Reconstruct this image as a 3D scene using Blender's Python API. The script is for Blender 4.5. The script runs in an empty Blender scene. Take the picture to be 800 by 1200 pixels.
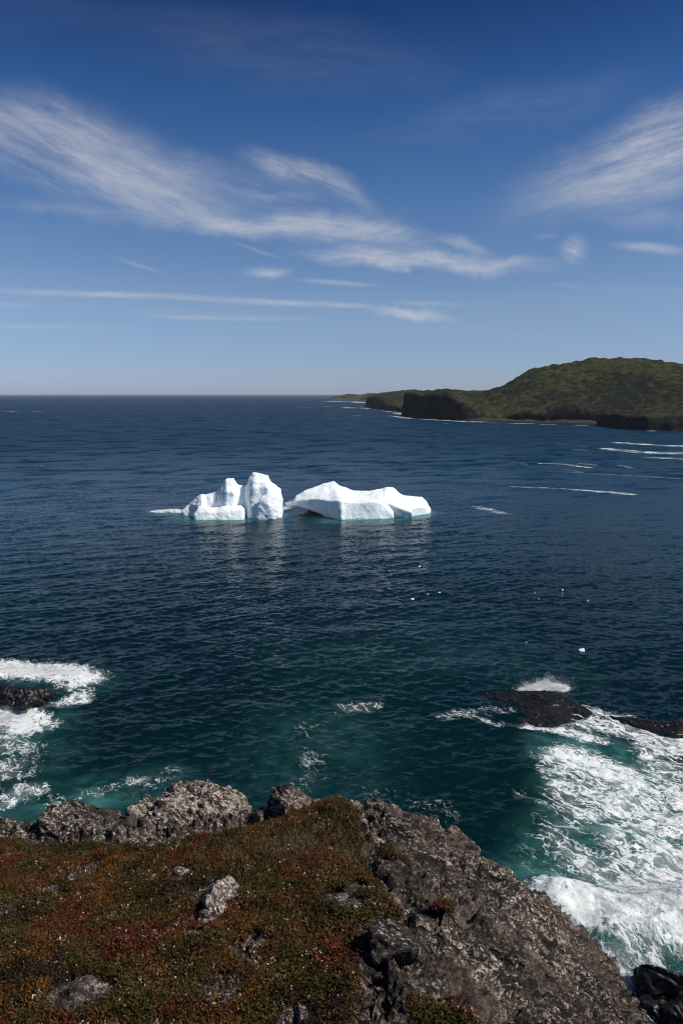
import bpy, bmesh, math, random
import numpy as np
from mathutils import Vector

random.seed(7)
RNG = np.random.default_rng(11)
SC = bpy.context.scene
COL = SC.collection

# ------------------------------------------------------------------ camera
EYE = 25.0                      # eye height above the sea, metres
PITCH = math.radians(9.8)       # looking slightly down
CP, SP = math.cos(PITCH), math.sin(PITCH)
cam_d = bpy.data.cameras.new('camera')
cam = bpy.data.objects.new('camera', cam_d)
COL.objects.link(cam)
cam.location = (0, 0, EYE)
cam.rotation_euler = (math.radians(90) - PITCH, 0, 0)
cam_d.sensor_fit = 'VERTICAL'
cam_d.sensor_height = 36.0
cam_d.sensor_width = 24.0
cam_d.lens = 24.0
cam_d.clip_start = 0.1
cam_d.clip_end = 100000
SC.camera = cam

# ------------------------------------------------------------------ light
SUN_EL, SUN_AZ = 49.0, 105.0    # azimuth clockwise from +Y (straight ahead)
world = bpy.data.worlds.new('World')
SC.world = world
world.use_nodes = True
world.cycles.sampling_method = 'MANUAL'
world.cycles.sample_map_resolution = 512
el, az = math.radians(SUN_EL), math.radians(SUN_AZ)
TO_SUN = Vector((math.sin(az) * math.cos(el), math.cos(az) * math.cos(el), math.sin(el)))
sun_d = bpy.data.lights.new('sun', 'SUN')
sun_d.energy = 4.7
sun_d.angle = math.radians(0.53)
sun_d.color = (1.0, 0.95, 0.87)
sun = bpy.data.objects.new('sun', sun_d)
COL.objects.link(sun)
sun.rotation_euler = (-TO_SUN).to_track_quat('-Z', 'Y').to_euler()
SC.view_settings.view_transform = 'Standard'
SC.view_settings.look = 'None'
SC.view_settings.exposure = 0.0
SC.view_settings.gamma = 1.0
SC.view_settings.use_curve_mapping = False
SKY_STRENGTH = 0.06
SC.cycles.max_bounces = 6
SC.cycles.filter_width = 1.0
SC.cycles.volume_bounces = 0
SC.cycles.sample_clamp_indirect = 4.0
SC.cycles.use_denoising = True
HAZE_DENSITY = 0.000042

# ------------------------------------------------------------------ rays of the survey: photo direction -> place
def ray(px, py):
    dx, v = (px - 400) / 800.0, (600 - py) / 800.0
    return dx, CP + v * SP, -SP + v * CP

def at_sea(px, py, z=0.0):
    dx, dy, dz = ray(px, py)
    t = (z - EYE) / dz
    return dx * t, dy * t

def at(px, py, Y):
    dx, dy, dz = ray(px, py)
    t = Y / dy
    return Vector((dx * t, Y, EYE + dz * t))

def ab(px, py):                 # direction as slopes (sideways, up) of the straight-ahead axis
    dx, dy, dz = ray(px, py)
    return dx / dy, dz / dy

# ------------------------------------------------------------------ numpy noise
_g = RNG.normal(size=(256, 3)); _g /= np.linalg.norm(_g, axis=1)[:, None]
_perm = np.concatenate([RNG.permutation(256)] * 3)

def _h(i, j, k):
    return _perm[_perm[_perm[i & 255] + (j & 255)] + (k & 255)]

def pnoise(P):
    I = np.floor(P).astype(np.int64); F = P - I
    U = F * F * F * (F * (F * 6 - 15) + 10)
    out = np.zeros(len(P))
    for dx in (0, 1):
        wx = U[:, 0] if dx else 1 - U[:, 0]
        for dy in (0, 1):
            wy = U[:, 1] if dy else 1 - U[:, 1]
            for dz in (0, 1):
                wz = U[:, 2] if dz else 1 - U[:, 2]
                G = _g[_h(I[:, 0] + dx, I[:, 1] + dy, I[:, 2] + dz)]
                d = (G[:, 0] * (F[:, 0] - dx) + G[:, 1] * (F[:, 1] - dy) + G[:, 2] * (F[:, 2] - dz))
                out += wx * wy * wz * d
    return out * 1.5

def fbm(P, octv=4, gain=0.5, ridged=False):
    a, s, tot = 0.0, 1.0, 0.0
    f = 1.0
    for o in range(octv):
        n = pnoise(P * f + 17.3 * o)
        if ridged: n = 1 - 2 * np.abs(n)
        a = a + s * n; tot += s
        s *= gain; f *= 2.03
    return a / tot

def worley(P):                  # F1, F2 and the cell's random number
    I = np.floor(P).astype(np.int64)
    f1 = np.full(len(P), 9.0); f2 = np.full(len(P), 9.0); cid = np.zeros(len(P))
    for dx in (-1, 0, 1):
        for dy in (-1, 0, 1):
            for dz in (-1, 0, 1):
                C = I + (dx, dy, dz)
                h = _h(C[:, 0], C[:, 1], C[:, 2])
                Q = C + 0.5 + 0.45 * _g[h]
                d = np.sqrt(((P - Q) ** 2).sum(1))
                closer = d < f1
                f2 = np.where(closer, f1, np.minimum(f2, d))
                cid = np.where(closer, h / 255.0, cid)
                f1 = np.where(closer, d, f1)
    return f1, f2, cid

def sstep(a, b, x):
    t = np.clip((x - a) / (b - a), 0, 1)
    return t * t * (3 - 2 * t)

def xyz(x, y, z=0.0):
    return np.stack([x, y, np.broadcast_to(z, np.shape(x))], -1).astype(float)

# ------------------------------------------------------------------ object helpers
def tag(o, label=None, cat=None, group=None, kind=None):
    if label: o['label'] = label
    if cat: o['category'] = cat
    if group: o['group'] = group
    if kind: o['kind'] = kind
    return o

def mesh_np(name, V, F, mat=None, smooth=True, attrs=None, parent=None):
    """F: (n,3) or (n,4) int array."""
    me = bpy.data.meshes.new(name)
    n, k = F.shape
    me.vertices.add(len(V)); me.vertices.foreach_set('co', np.ascontiguousarray(V, dtype=np.float32).ravel())
    me.loops.add(n * k); me.loops.foreach_set('vertex_index', np.ascontiguousarray(F, dtype=np.int32).ravel())
    me.polygons.add(n)
    me.polygons.foreach_set('loop_start', np.arange(0, n * k, k, dtype=np.int32))
    me.polygons.foreach_set('loop_total', np.full(n, k, dtype=np.int32))
    me.polygons.foreach_set('use_smooth', np.full(n, smooth, dtype=bool))
    me.update(calc_edges=True)
    for an, arr in (attrs or {}).items():
        if arr.ndim == 1:
            me.attributes.new(an, 'FLOAT', 'POINT').data.foreach_set('value', arr.astype(np.float32))
        else:
            c = np.ones((len(arr), 4), np.float32); c[:, :3] = arr
            me.attributes.new(an, 'FLOAT_COLOR', 'POINT').data.foreach_set('color', c.ravel())
    if mat: me.materials.append(mat)
    o = bpy.data.objects.new(name, me)
    COL.objects.link(o)
    if parent: o.parent = parent
    return o

def grid_faces(nr, nc):
    i = np.arange(nr * nc).reshape(nr, nc)
    return np.stack([i[:-1, :-1], i[:-1, 1:], i[1:, 1:], i[1:, :-1]], -1).reshape(-1, 4)

def grid_normals(P):            # P (r,c,3)
    du = np.gradient(P, axis=1); dv = np.gradient(P, axis=0)
    n = np.cross(du, dv); n /= np.maximum(np.linalg.norm(n, axis=-1, keepdims=True), 1e-9)
    n[n[..., 2] < 0] *= -1
    return n

def solid(pieces, voxel, smooth_iter=0):
    """Union of convex hulls, remeshed into one even skin; returns V, F, N."""
    bm = bmesh.new()
    for pts in pieces:
        vs = [bm.verts.new(p) for p in pts]
        r = bmesh.ops.convex_hull(bm, input=vs)
        junk = [v for v in r['geom_interior'] if isinstance(v, bmesh.types.BMVert)]
        if junk: bmesh.ops.delete(bm, geom=junk, context='VERTS')
    me = bpy.data.meshes.new('tmp'); bm.to_mesh(me); bm.free()
    ob = bpy.data.objects.new('tmp', me); COL.objects.link(ob)
    md = ob.modifiers.new('r', 'REMESH'); md.mode = 'VOXEL'; md.voxel_size = voxel
    if smooth_iter:
        ms = ob.modifiers.new('s', 'SMOOTH'); ms.iterations = smooth_iter; ms.factor = 0.5
    dg = bpy.context.evaluated_depsgraph_get(); dg.update()
    ev = ob.evaluated_get(dg); m2 = ev.to_mesh()
    V = np.empty(len(m2.vertices) * 3); m2.vertices.foreach_get('co', V); V = V.reshape(-1, 3)
    N = np.empty(len(m2.vertices) * 3); m2.vertices.foreach_get('normal', N); N = N.reshape(-1, 3)
    F = np.array([list(p.vertices) for p in m2.polygons if len(p.vertices) == 4])
    ev.to_mesh_clear(); bpy.data.objects.remove(ob); bpy.data.meshes.remove(me)
    return V, F, N

# ------------------------------------------------------------------ node helpers
class NT:
    def __init__(s, tree):
        s.t = tree; s.n = tree.nodes; s.l = tree.links
    def new(s, typ, **kw):
        nd = s.n.new(typ)
        for k, v in kw.items():
            setattr(nd, k, v)
        return nd
    def put(s, sock, v):
        if isinstance(v, bpy.types.NodeSocket): s.l.new(v, sock)
        else: sock.default_value = v
    def math(s, op, a, b=0.0, c=0.0, clamp=False):
        nd = s.new('ShaderNodeMath', operation=op, use_clamp=clamp)
        s.put(nd.inputs[0], a); s.put(nd.inputs[1], b); s.put(nd.inputs[2], c)
        return nd.outputs[0]
    def vmath(s, op, a, b=(0, 0, 0), scale=None):
        nd = s.new('ShaderNodeVectorMath', operation=op)
        s.put(nd.inputs[0], a); s.put(nd.inputs[1], b)
        if scale is not None: s.put(nd.inputs['Scale'], scale)
        return nd.outputs[1] if op in ('LENGTH', 'DOT_PRODUCT', 'DISTANCE') else nd.outputs[0]
    def noise(s, vec, scale, detail=3.0, rough=0.5, dist=0.0, color=False, ntype='FBM'):
        nd = s.new('ShaderNodeTexNoise'); nd.noise_dimensions = '3D'
        s.put(nd.inputs['Vector'], vec); s.put(nd.inputs['Scale'], scale)
        s.put(nd.inputs['Detail'], detail); s.put(nd.inputs['Roughness'], rough)
        s.put(nd.inputs['Distortion'], dist)
        return nd.outputs['Color' if color else 'Fac']
    def vor(s, vec, scale, feature='F1', out='Distance', rnd=1.0):
        nd = s.new('ShaderNodeTexVoronoi', feature=feature)
        s.put(nd.inputs['Vector'], vec); s.put(nd.inputs['Scale'], scale)
        s.put(nd.inputs['Randomness'], rnd)
        return nd.outputs[out]
    def ss(s, x, a, b, lo=0.0, hi=1.0):
        nd = s.new('ShaderNodeMapRange', interpolation_type='SMOOTHSTEP')
        s.put(nd.inputs[0], x); s.put(nd.inputs[1], a); s.put(nd.inputs[2], b)
        s.put(nd.inputs[3], lo); s.put(nd.inputs[4], hi)
        return nd.outputs[0]
    def mix(s, f, a, b, blend='MIX'):
        nd = s.new('ShaderNodeMix', data_type='RGBA', blend_type=blend)
        s.put(nd.inputs[0], f)
        s.put(nd.inputs[6], a if isinstance(a, bpy.types.NodeSocket) else (*a, 1) if len(a) == 3 else a)
        s.put(nd.inputs[7], b if isinstance(b, bpy.types.NodeSocket) else (*b, 1) if len(b) == 3 else b)
        return nd.outputs[2]
    def comb(s, x, y, z):
        nd = s.new('ShaderNodeCombineXYZ')
        s.put(nd.inputs[0], x); s.put(nd.inputs[1], y); s.put(nd.inputs[2], z)
        return nd.outputs[0]
    def sep(s, v):
        nd = s.new('ShaderNodeSeparateXYZ'); s.put(nd.inputs[0], v); return nd.outputs
    def attr(s, name, out='Fac'):
        nd = s.new('ShaderNodeAttribute'); nd.attribute_name = name; return nd.outputs[out]
    def bump(s, h, dist, strength=1.0, normal=None):
        nd = s.new('ShaderNodeBump'); s.put(nd.inputs['Height'], h)
        nd.inputs['Distance'].default_value = dist; nd.inputs['Strength'].default_value = strength
        if normal is not None: s.put(nd.inputs['Normal'], normal)
        return nd.outputs[0]
    def maprot(s, v, rot=(0, 0, 0), scale=(1, 1, 1), loc=(0, 0, 0)):
        nd = s.new('ShaderNodeMapping'); s.put(nd.inputs[0], v)
        nd.inputs['Location'].default_value = loc; nd.inputs['Rotation'].default_value = rot
        return s.vmath('MULTIPLY', nd.outputs[0], scale) if tuple(scale) != (1, 1, 1) else nd.outputs[0]   # turn, then stretch

def material(name):
    m = bpy.data.materials.new(name); m.use_nodes = True
    t = NT(m.node_tree); t.n.clear()
    out = t.new('ShaderNodeOutputMaterial'); p = t.new('ShaderNodeBsdfPrincipled')
    t.l.new(p.outputs[0], out.inputs[0])
    pos = t.new('ShaderNodeNewGeometry').outputs['Position']
    return m, t, p, out, pos

# ------------------------------------------------------------------ sky with cirrus
def build_sky():
    t = NT(world.node_tree); t.n.clear()
    out = t.new('ShaderNodeOutputWorld'); bg = t.new('ShaderNodeBackground')
    t.l.new(bg.outputs[0], out.inputs[0])
    bg.inputs[1].default_value = SKY_STRENGTH
    sky = t.new('ShaderNodeTexSky', sky_type='NISHITA')
    sky.sun_disc = False
    sky.sun_elevation = el; sky.sun_rotation = az
    sky.altitude = 900; sky.air_density = 0.9; sky.dust_density = 0.5; sky.ozone_density = 2.2
    d = t.new('ShaderNodeTexCoord').outputs['Generated']
    dx, dy, dz = t.sep(d)
    # deep polarised blue overhead, clearer blue low down
    rp = t.new('ShaderNodeValToRGB'); t.put(rp.inputs[0], dz)
    stops = [(0.0, (.88, 1.03, 1.62)), (.05, (1.0, 1.13, 1.50)), (.12, (1.25, 1.30, 1.47)), (.25, (.86, 1.17, 1.50)),
             (.36, (.44, .86, 1.34)), (.45, (.18, .47, .90)), (1.0, (.15, .35, .75))]
    while len(rp.color_ramp.elements) < len(stops): rp.color_ramp.elements.new(0.99)
    for e_, (p_, c_) in zip(rp.color_ramp.elements, stops): e_.position = p_
    for e_, (p_, c_) in zip(rp.color_ramp.elements, stops):
        e_.color = (c_[0] / 2, c_[1] / 2, c_[2] / 2, 1)
    base = t.vmath('SCALE', t.mix(1.0, sky.outputs[0], rp.outputs[0], 'MULTIPLY'), scale=2.0)
    dys = t.math('MAXIMUM', dy, 0.08)
    A = t.math('DIVIDE', dx, dys); B = t.math('DIVIDE', dz, dys)
    ahead = t.ss(dy, 0.1, 0.3)
    # layer-plane coordinates for the fibres
    dzs = t.math('ADD', t.math('MAXIMUM', dz, 0.0), 0.06)
    plane = t.comb(t.math('DIVIDE', dx, dzs), t.math('DIVIDE', dy, dzs), 0.0)
    AB = t.comb(A, B, 0.0)
    warp = t.vmath('SCALE', t.vmath('SUBTRACT', t.noise(AB, 9.0, 4, 0.6, color=True), (0.5, 0.5, 0.5)), scale=0.05)
    ABw = t.vmath('ADD', AB, warp)
    ABt = t.vmath('ADD', AB, t.vmath('SCALE', warp, scale=0.13))
    fibres = {}
    def fibre(ft):              # one streaky texture per family of fibre directions
        key = min((-22, -14, -4, 6, 16), key=lambda q: abs(q - ft))
        if key not in fibres:
            qf = t.maprot(AB, (0, 0, -math.radians(key)), (1, 1, 1))
            qf = t.vmath('MULTIPLY', qf, (5.0, 34.0, 1.0))
            qf = t.vmath('ADD', qf, (0, 0, key * 1.7))
            f = t.noise(qf, 1.3, 7, 0.72, 0.25)
            f2 = t.noise(t.vmath('MULTIPLY', qf, (4.5, 2.2, 1.0)), 1.0, 5, 0.7)
            f = t.math('ADD', t.math('MULTIPLY', f, 0.72), t.math('MULTIPLY', f2, 0.28))
            fibres[key] = t.math('MULTIPLY_ADD', t.ss(f, 0.32, 0.70), 0.82, 0.18)
        return fibres[key]
    cov = None
    # cx, cy, half length, half width (in photo pixels of arc), tilt deg, strength, fibre tilt
    patches = [
        (85, 176, 185, 54, -21, 0.56, -18), (190, 228, 120, 30, -18, 0.34, -18), (20, 138, 90, 22, -14, 0.28, -12),
        (90, 243, 110, 12, -4, 0.22, -4), (160, 190, 130, 40, -14, 0.25, -16),
        (352, 198, 68, 18, -16, 0.72, -22), (400, 222, 50, 13, -28, 0.30, -25), (318, 228, 60, 8, -10, 0.24, -8),
        (345, 267, 170, 17, -4, 0.70, -3), (300, 225, 200, 36, -14, 0.16, -14), (250, 258, 70, 14, -12, 0.3, -10), (440, 268, 64, 18, -8, 0.5, 16),
        (495, 303, 150, 14, -3, 0.85, -6), (550, 311, 95, 13, -2, 0.66, 4), (420, 300, 80, 13, -4, 0.36, -8),
        (545, 284, 45, 9, -16, 0.4, -15), (310, 322, 34, 9, 4, 0.6, 6), (395, 331, 55, 4, -4, 0.34, -4),
        (300, 293, 35, 3, -18, 0.26, -18),
        (745, 190, 160, 48, 19, 0.62, 14), (800, 150, 110, 40, 24, 0.42, 20), (720, 225, 120, 24, 6, 0.34, 6),
        (765, 255, 90, 18, 2, 0.24, 4), (668, 295, 21, 16, 10, 0.5, -30), (765, 291, 50, 7, -4, 0.7, -5),
        (636, 277, 18, 4, 5, 0.25, 5), (662, 335, 26, 4, -5, 0.15, -5),
        (120, 345, 190, 5, -2, 0.50, -2), (330, 355, 110, 5, -2, 0.50, -2), (270, 373, 110, 4, -1, 0.44, -1),
        (480, 371, 52, 8, -7, 0.75, -8), (500, 356, 50, 4, -2, 0.30, -2), (165, 312, 36, 3, -16, 0.26, -16),
        (60, 383, 130, 4, -1, 0.22, -1), (10, 357, 40, 4, 0, 0.30, 0), (410, 358, 40, 4, -2, 0.3, -3), (330, 60, 200, 40, -6, 0.07, -6),
        (620, 120, 160, 30, 10, 0.08, 10),
    ]
    for (cx, cy, hl, hw, tilt, st, ft) in patches:
        a0, b0 = ab(cx, cy)
        k = 1.0 / 800.0 * (1 + b0 * b0 * 0.6)
        r = math.radians(tilt)
        rel = t.vmath('SUBTRACT', ABw if hw > 7 else ABt, (a0, b0, 0))
        q = t.maprot(rel, (0, 0, -r), (1, 1, 1))
        q = t.vmath('MULTIPLY', q, (1 / (hl * k), 1 / (hw * k), 0))
        m = t.ss(t.vmath('LENGTH', q), 1.15, 0.0)
        c = t.math('MULTIPLY', t.math('MULTIPLY', m, st), fibre(ft))
        cov = c if cov is None else t.math('SUBTRACT', t.math('ADD', cov, c), t.math('MULTIPLY', cov, c))
    # thin drifting veil for the rest of the sky
    veil = t.noise(t.vmath('MULTIPLY', plane, (0.35, 1.2, 1.0)), 1.0, 6, 0.6, 0.6)
    veil = t.math('MULTIPLY', t.ss(veil, 0.52, 0.85), t.ss(dz, 0.0, 0.15, 0.0, 0.14))
    cov = t.math('MULTIPLY', cov, ahead)
    cov = t.math('ADD', cov, veil, clamp=True)
    white = t.vmath('SCALE', (1.0, 1.0, 1.03), scale=0.63 / SKY_STRENGTH)
    t.put(bg.inputs[0], t.mix(cov, base, white))
build_sky()

# ------------------------------------------------------------------ headlands
def headland_material(name, grass_a, grass_b, scrub, cliff_dark, cliff_light):
    m, t, p, out, pos = material(name)
    nz = t.sep(t.new('ShaderNodeNewGeometry').outputs['Normal'])[2]
    z = t.sep(pos)[2]
    big = t.noise(pos, 0.012, 5, 0.6)
    mid = t.noise(pos, 0.06, 6, 0.65)
    fine = t.noise(pos, 0.35, 5, 0.7)
    g = t.mix(t.ss(mid, 0.42, 0.58), grass_a, grass_b)
    g = t.mix(t.ss(t.math('ADD', t.math('MULTIPLY', big, 0.35), t.math('MULTIPLY', t.noise(pos, 0.16, 6, 0.75), 0.65)), 0.46, 0.53), g, scrub)
    g = t.mix(t.math('MULTIPLY', t.ss(t.noise(pos, 0.09, 6, 0.75), 0.60, 0.70), 0.6), g, (0.085, 0.07, 0.045))
    tint = t.math('MULTIPLY_ADD', fine, 2.4, -0.2)
    g = t.vmath('SCALE', g, scale=tint)
    rk = t.mix(t.ss(t.noise(t.maprot(pos, (0.5, 0.3, 0), (0.5, 0.5, 1.1)), 0.30, 8, 0.74), 0.45, 0.66), cliff_dark, cliff_light)
    rk = t.mix(t.ss(z, 2.6, 0.6), rk, (0.014, 0.012, 0.010))           # wet, weed-covered foot
    stones = t.mix(t.ss(fine, 0.35, 0.65), (0.045, 0.036, 0.030), (0.095, 0.080, 0.068))
    g = t.mix(t.ss(t.math('ADD', z, t.math('MULTIPLY', mid, 2.0)), 4.6, 4.0), g, stones)      # beach of boulders
    g = t.mix(t.ss(z, 0.9, 0.4), g, (0.014, 0.012, 0.010))
    slope = t.math('ADD', nz, t.math('MULTIPLY', t.math('SUBTRACT', mid, 0.5), 0.5))
    t.put(p.inputs['Base Color'], t.mix(t.ss(slope, 0.62, 0.78), rk, g))
    p.inputs['Roughness'].default_value = 0.9
    p.inputs['Specular IOR Level'].default_value = 0.2
    t.put(p.inputs['Normal'], t.bump(t.noise(pos, 0.4, 6, 0.75), 4.0, 1.0))
    return m

HILL_MAT = headland_material('heath_headland', (0.032, 0.046, 0.008), (0.066, 0.064, 0.017), (0.008, 0.011, 0.003),
                             (0.009, 0.008, 0.008), (0.046, 0.038, 0.033))

def pl(x, pts):
    p = np.array(pts, float); return np.interp(x, p[:, 0], p[:, 1])

def build_headland(name, label, xr, yr, zfun, mat, rough=1.0, seed=0):
    xs = np.arange(*xr); ys = np.arange(*yr)
    X, Y = np.meshgrid(xs, ys)
    Z = zfun(X, Y)
    P = xyz(X, Y, Z)
    N = grid_normals(P)
    Q = P.reshape(-1, 3) + seed
    steep = 1 - np.clip((N[..., 2].ravel() - 0.45) / 0.4, 0, 1)
    land = sstep(-1.0, 3.0, Z.ravel())
    d = (fbm(Q / 42, 4) * 4.0 + fbm(Q / 13, 4) * 2.2 + fbm(Q / 4.5, 4, 0.6) * 1.5) * rough * land
    d = d + np.maximum(0, fbm(Q / 26 + 50, 4, 0.55, True) - 0.35) * 4.5 * rough * sstep(14, 40, Z.ravel())
    crag = (fbm(Q * (1 / 21, 1 / 21, 1 / 17), 5, 0.58, True) * 4.6 + fbm(Q / 5.0, 3, 0.55, True) * 1.6) * steep * rough * land
    H = (N.reshape(-1, 3) * (0.15, 0.15, 1) * d[:, None]) + N.reshape(-1, 3) * (1, 1, 0.4) * crag[:, None]
    V = P.reshape(-1, 3) + H
    o = mesh_np(name, V, grid_faces(len(ys), len(xs)), mat)
    tag(o, label, 'headland', kind='structure')
    return o

def profile(t, cliff_h, cliff_w, top, reach):
    """height above the sea against distance inland"""
    c = cliff_h * (0.12 * sstep(0, cliff_w * 0.35, t) + 0.88 * sstep(cliff_w * 0.2, cliff_w, t))
    return np.where(t < 0, np.maximum(-6, t * 0.5), c) + np.maximum(0, top - cliff_h) * sstep(cliff_w * 0.6, reach, t) ** 0.8

MAIN_SHORE = [(40, 830), (70.6, 816), (85, 770), (96, 720), (104, 684), (118, 656), (153, 616), (180, 592), (204, 574), (223, 560), (262, 540), (310, 510), (520, 480), (760, 470)]
def main_left(y): return pl(y, [(300, -4000), (700, -200), (790, 40), (816, 70), (850, 74), (900, 86), (1000, 125), (1200, 220)])
def main_z(X, Y):
    wob = (fbm(xyz(X, Y).reshape(-1, 3) / 45 + 3, 4) * 11).reshape(X.shape)
    ts = Y - pl(X, MAIN_SHORE) + wob
    tl = (X - main_left(Y)) * 0.9 + wob * 0.6
    t = np.minimum(ts, tl)
    top = pl(X, [(70, 24), (94, 29), (120, 31), (135, 31.5), (156, 31), (176, 36), (196, 50), (212, 58), (240, 62), (302, 64.5), (345, 61), (380, 54), (410, 47), (520, 30), (700, 20)])
    top = top * (1 - 0.35 * sstep(930, 1150, Y))
    cl = pl(X, [(60, 24), (110, 26), (122, 18), (135, 7), (152, 6), (165, 10), (180, 14), (205, 15), (230, 9), (300, 9), (760, 12)])
    cl = cl * (0.90 + 0.22 * np.clip(fbm(xyz(X, Y * .3).reshape(-1, 3) / 17 + 44, 4).reshape(X.shape) + .45, 0, 1))
    cw = pl(X, [(60, 16), (110, 18), (135, 22), (165, 14), (205, 12), (240, 14), (760, 16)])
    reach = np.maximum(40, pl(X, [(60, 60), (118, 120), (150, 200), (220, 250), (302, 280), (760, 320)]))
    apron = pl(X, [(60, 0), (140, 3), (170, 12), (200, 20), (225, 20), (260, 14), (300, 4)])   # beach of boulders under the cliff
    z = profile(t - apron, cl, cw, top, reach)
    beach = np.clip(t * 0.22, -6, 2.4)
    return np.where(apron > 0.5, np.maximum(z, beach), z)
build_headland('headland', 'broad green headland with a dark cliffed cape at its left end', (55, 640, 1.5), (466, 1120, 1.5), main_z, HILL_MAT)

def near_z(X, Y):
    wob = (fbm(xyz(X, Y).reshape(-1, 3) / 16 + 9, 4) * 3.5).reshape(X.shape)
    front = pl(X, [(198, 505), (206, 489), (215, 479), (240, 474), (330, 462), (430, 452)])
    t = np.minimum(Y - front, (X - 206) * 1.3) + wob
    t = np.minimum(t, 560 - Y)
    top = pl(X, [(200, 9.5), (215, 11.5), (240, 12.5), (330, 15), (430, 17)])
    return profile(t, top * 0.9, 6, top, 30)
build_headland('headland', 'low dark cliff point at the right edge, in front of the broad headland', (190, 430, 0.8), (448, 566, 0.9), near_z, HILL_MAT, 0.5, 40)

def mid_z(X, Y):
    wob = (fbm(xyz(X, Y).reshape(-1, 3) / 60 + 5, 4) * 14).reshape(X.shape)
    left = pl(Y, [(880, 120), (950, 82), (1050, 66), (1250, 57), (1450, 52), (1550, 58), (1650, 110)])
    t = np.minimum(X - left, (Y - 900) * 0.6) + wob * 0.8
    top = pl(X, [(50, 20), (91, 28), (136, 31.5), (157, 29), (400, 30)]) * sstep(800, 1300, Y)
    return profile(t, top * 0.88, 9, top, 90)
build_headland('headland', 'lower dark headland just behind the cliffed cape', (40, 330, 2.0), (890, 1660, 4.0), mid_z, HILL_MAT, 1.1, 80)

def far_z(left, y0, y1, tops):
    def f(X, Y):
        wob = (fbm(xyz(X, Y).reshape(-1, 3) / 90 + 2, 4) * 30).reshape(X.shape)
        t = np.minimum(np.minimum(X - left, 900 - X), np.minimum(Y - y0, y1 - Y)) + wob
        return profile(t, pl(X, tops) * 0.5, 30, pl(X, tops), 110)
    return f
build_headland('headland', 'hazy far headland, second from the open horizon', (40, 420, 4), (2280, 2700, 8), far_z(62, 2330, 2660, [(60, 14), (90, 26), (140, 29), (300, 27)]), HILL_MAT, 1.3, 120)
build_headland('headland', 'palest and farthest headland beside the open horizon', (-90, 420, 5), (2880, 3400, 9), far_z(-58, 2930, 3350, [(-60, 12), (-30, 23), (30, 24), (80, 20), (130, 26), (400, 25)]), HILL_MAT, 1.5, 160)

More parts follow.
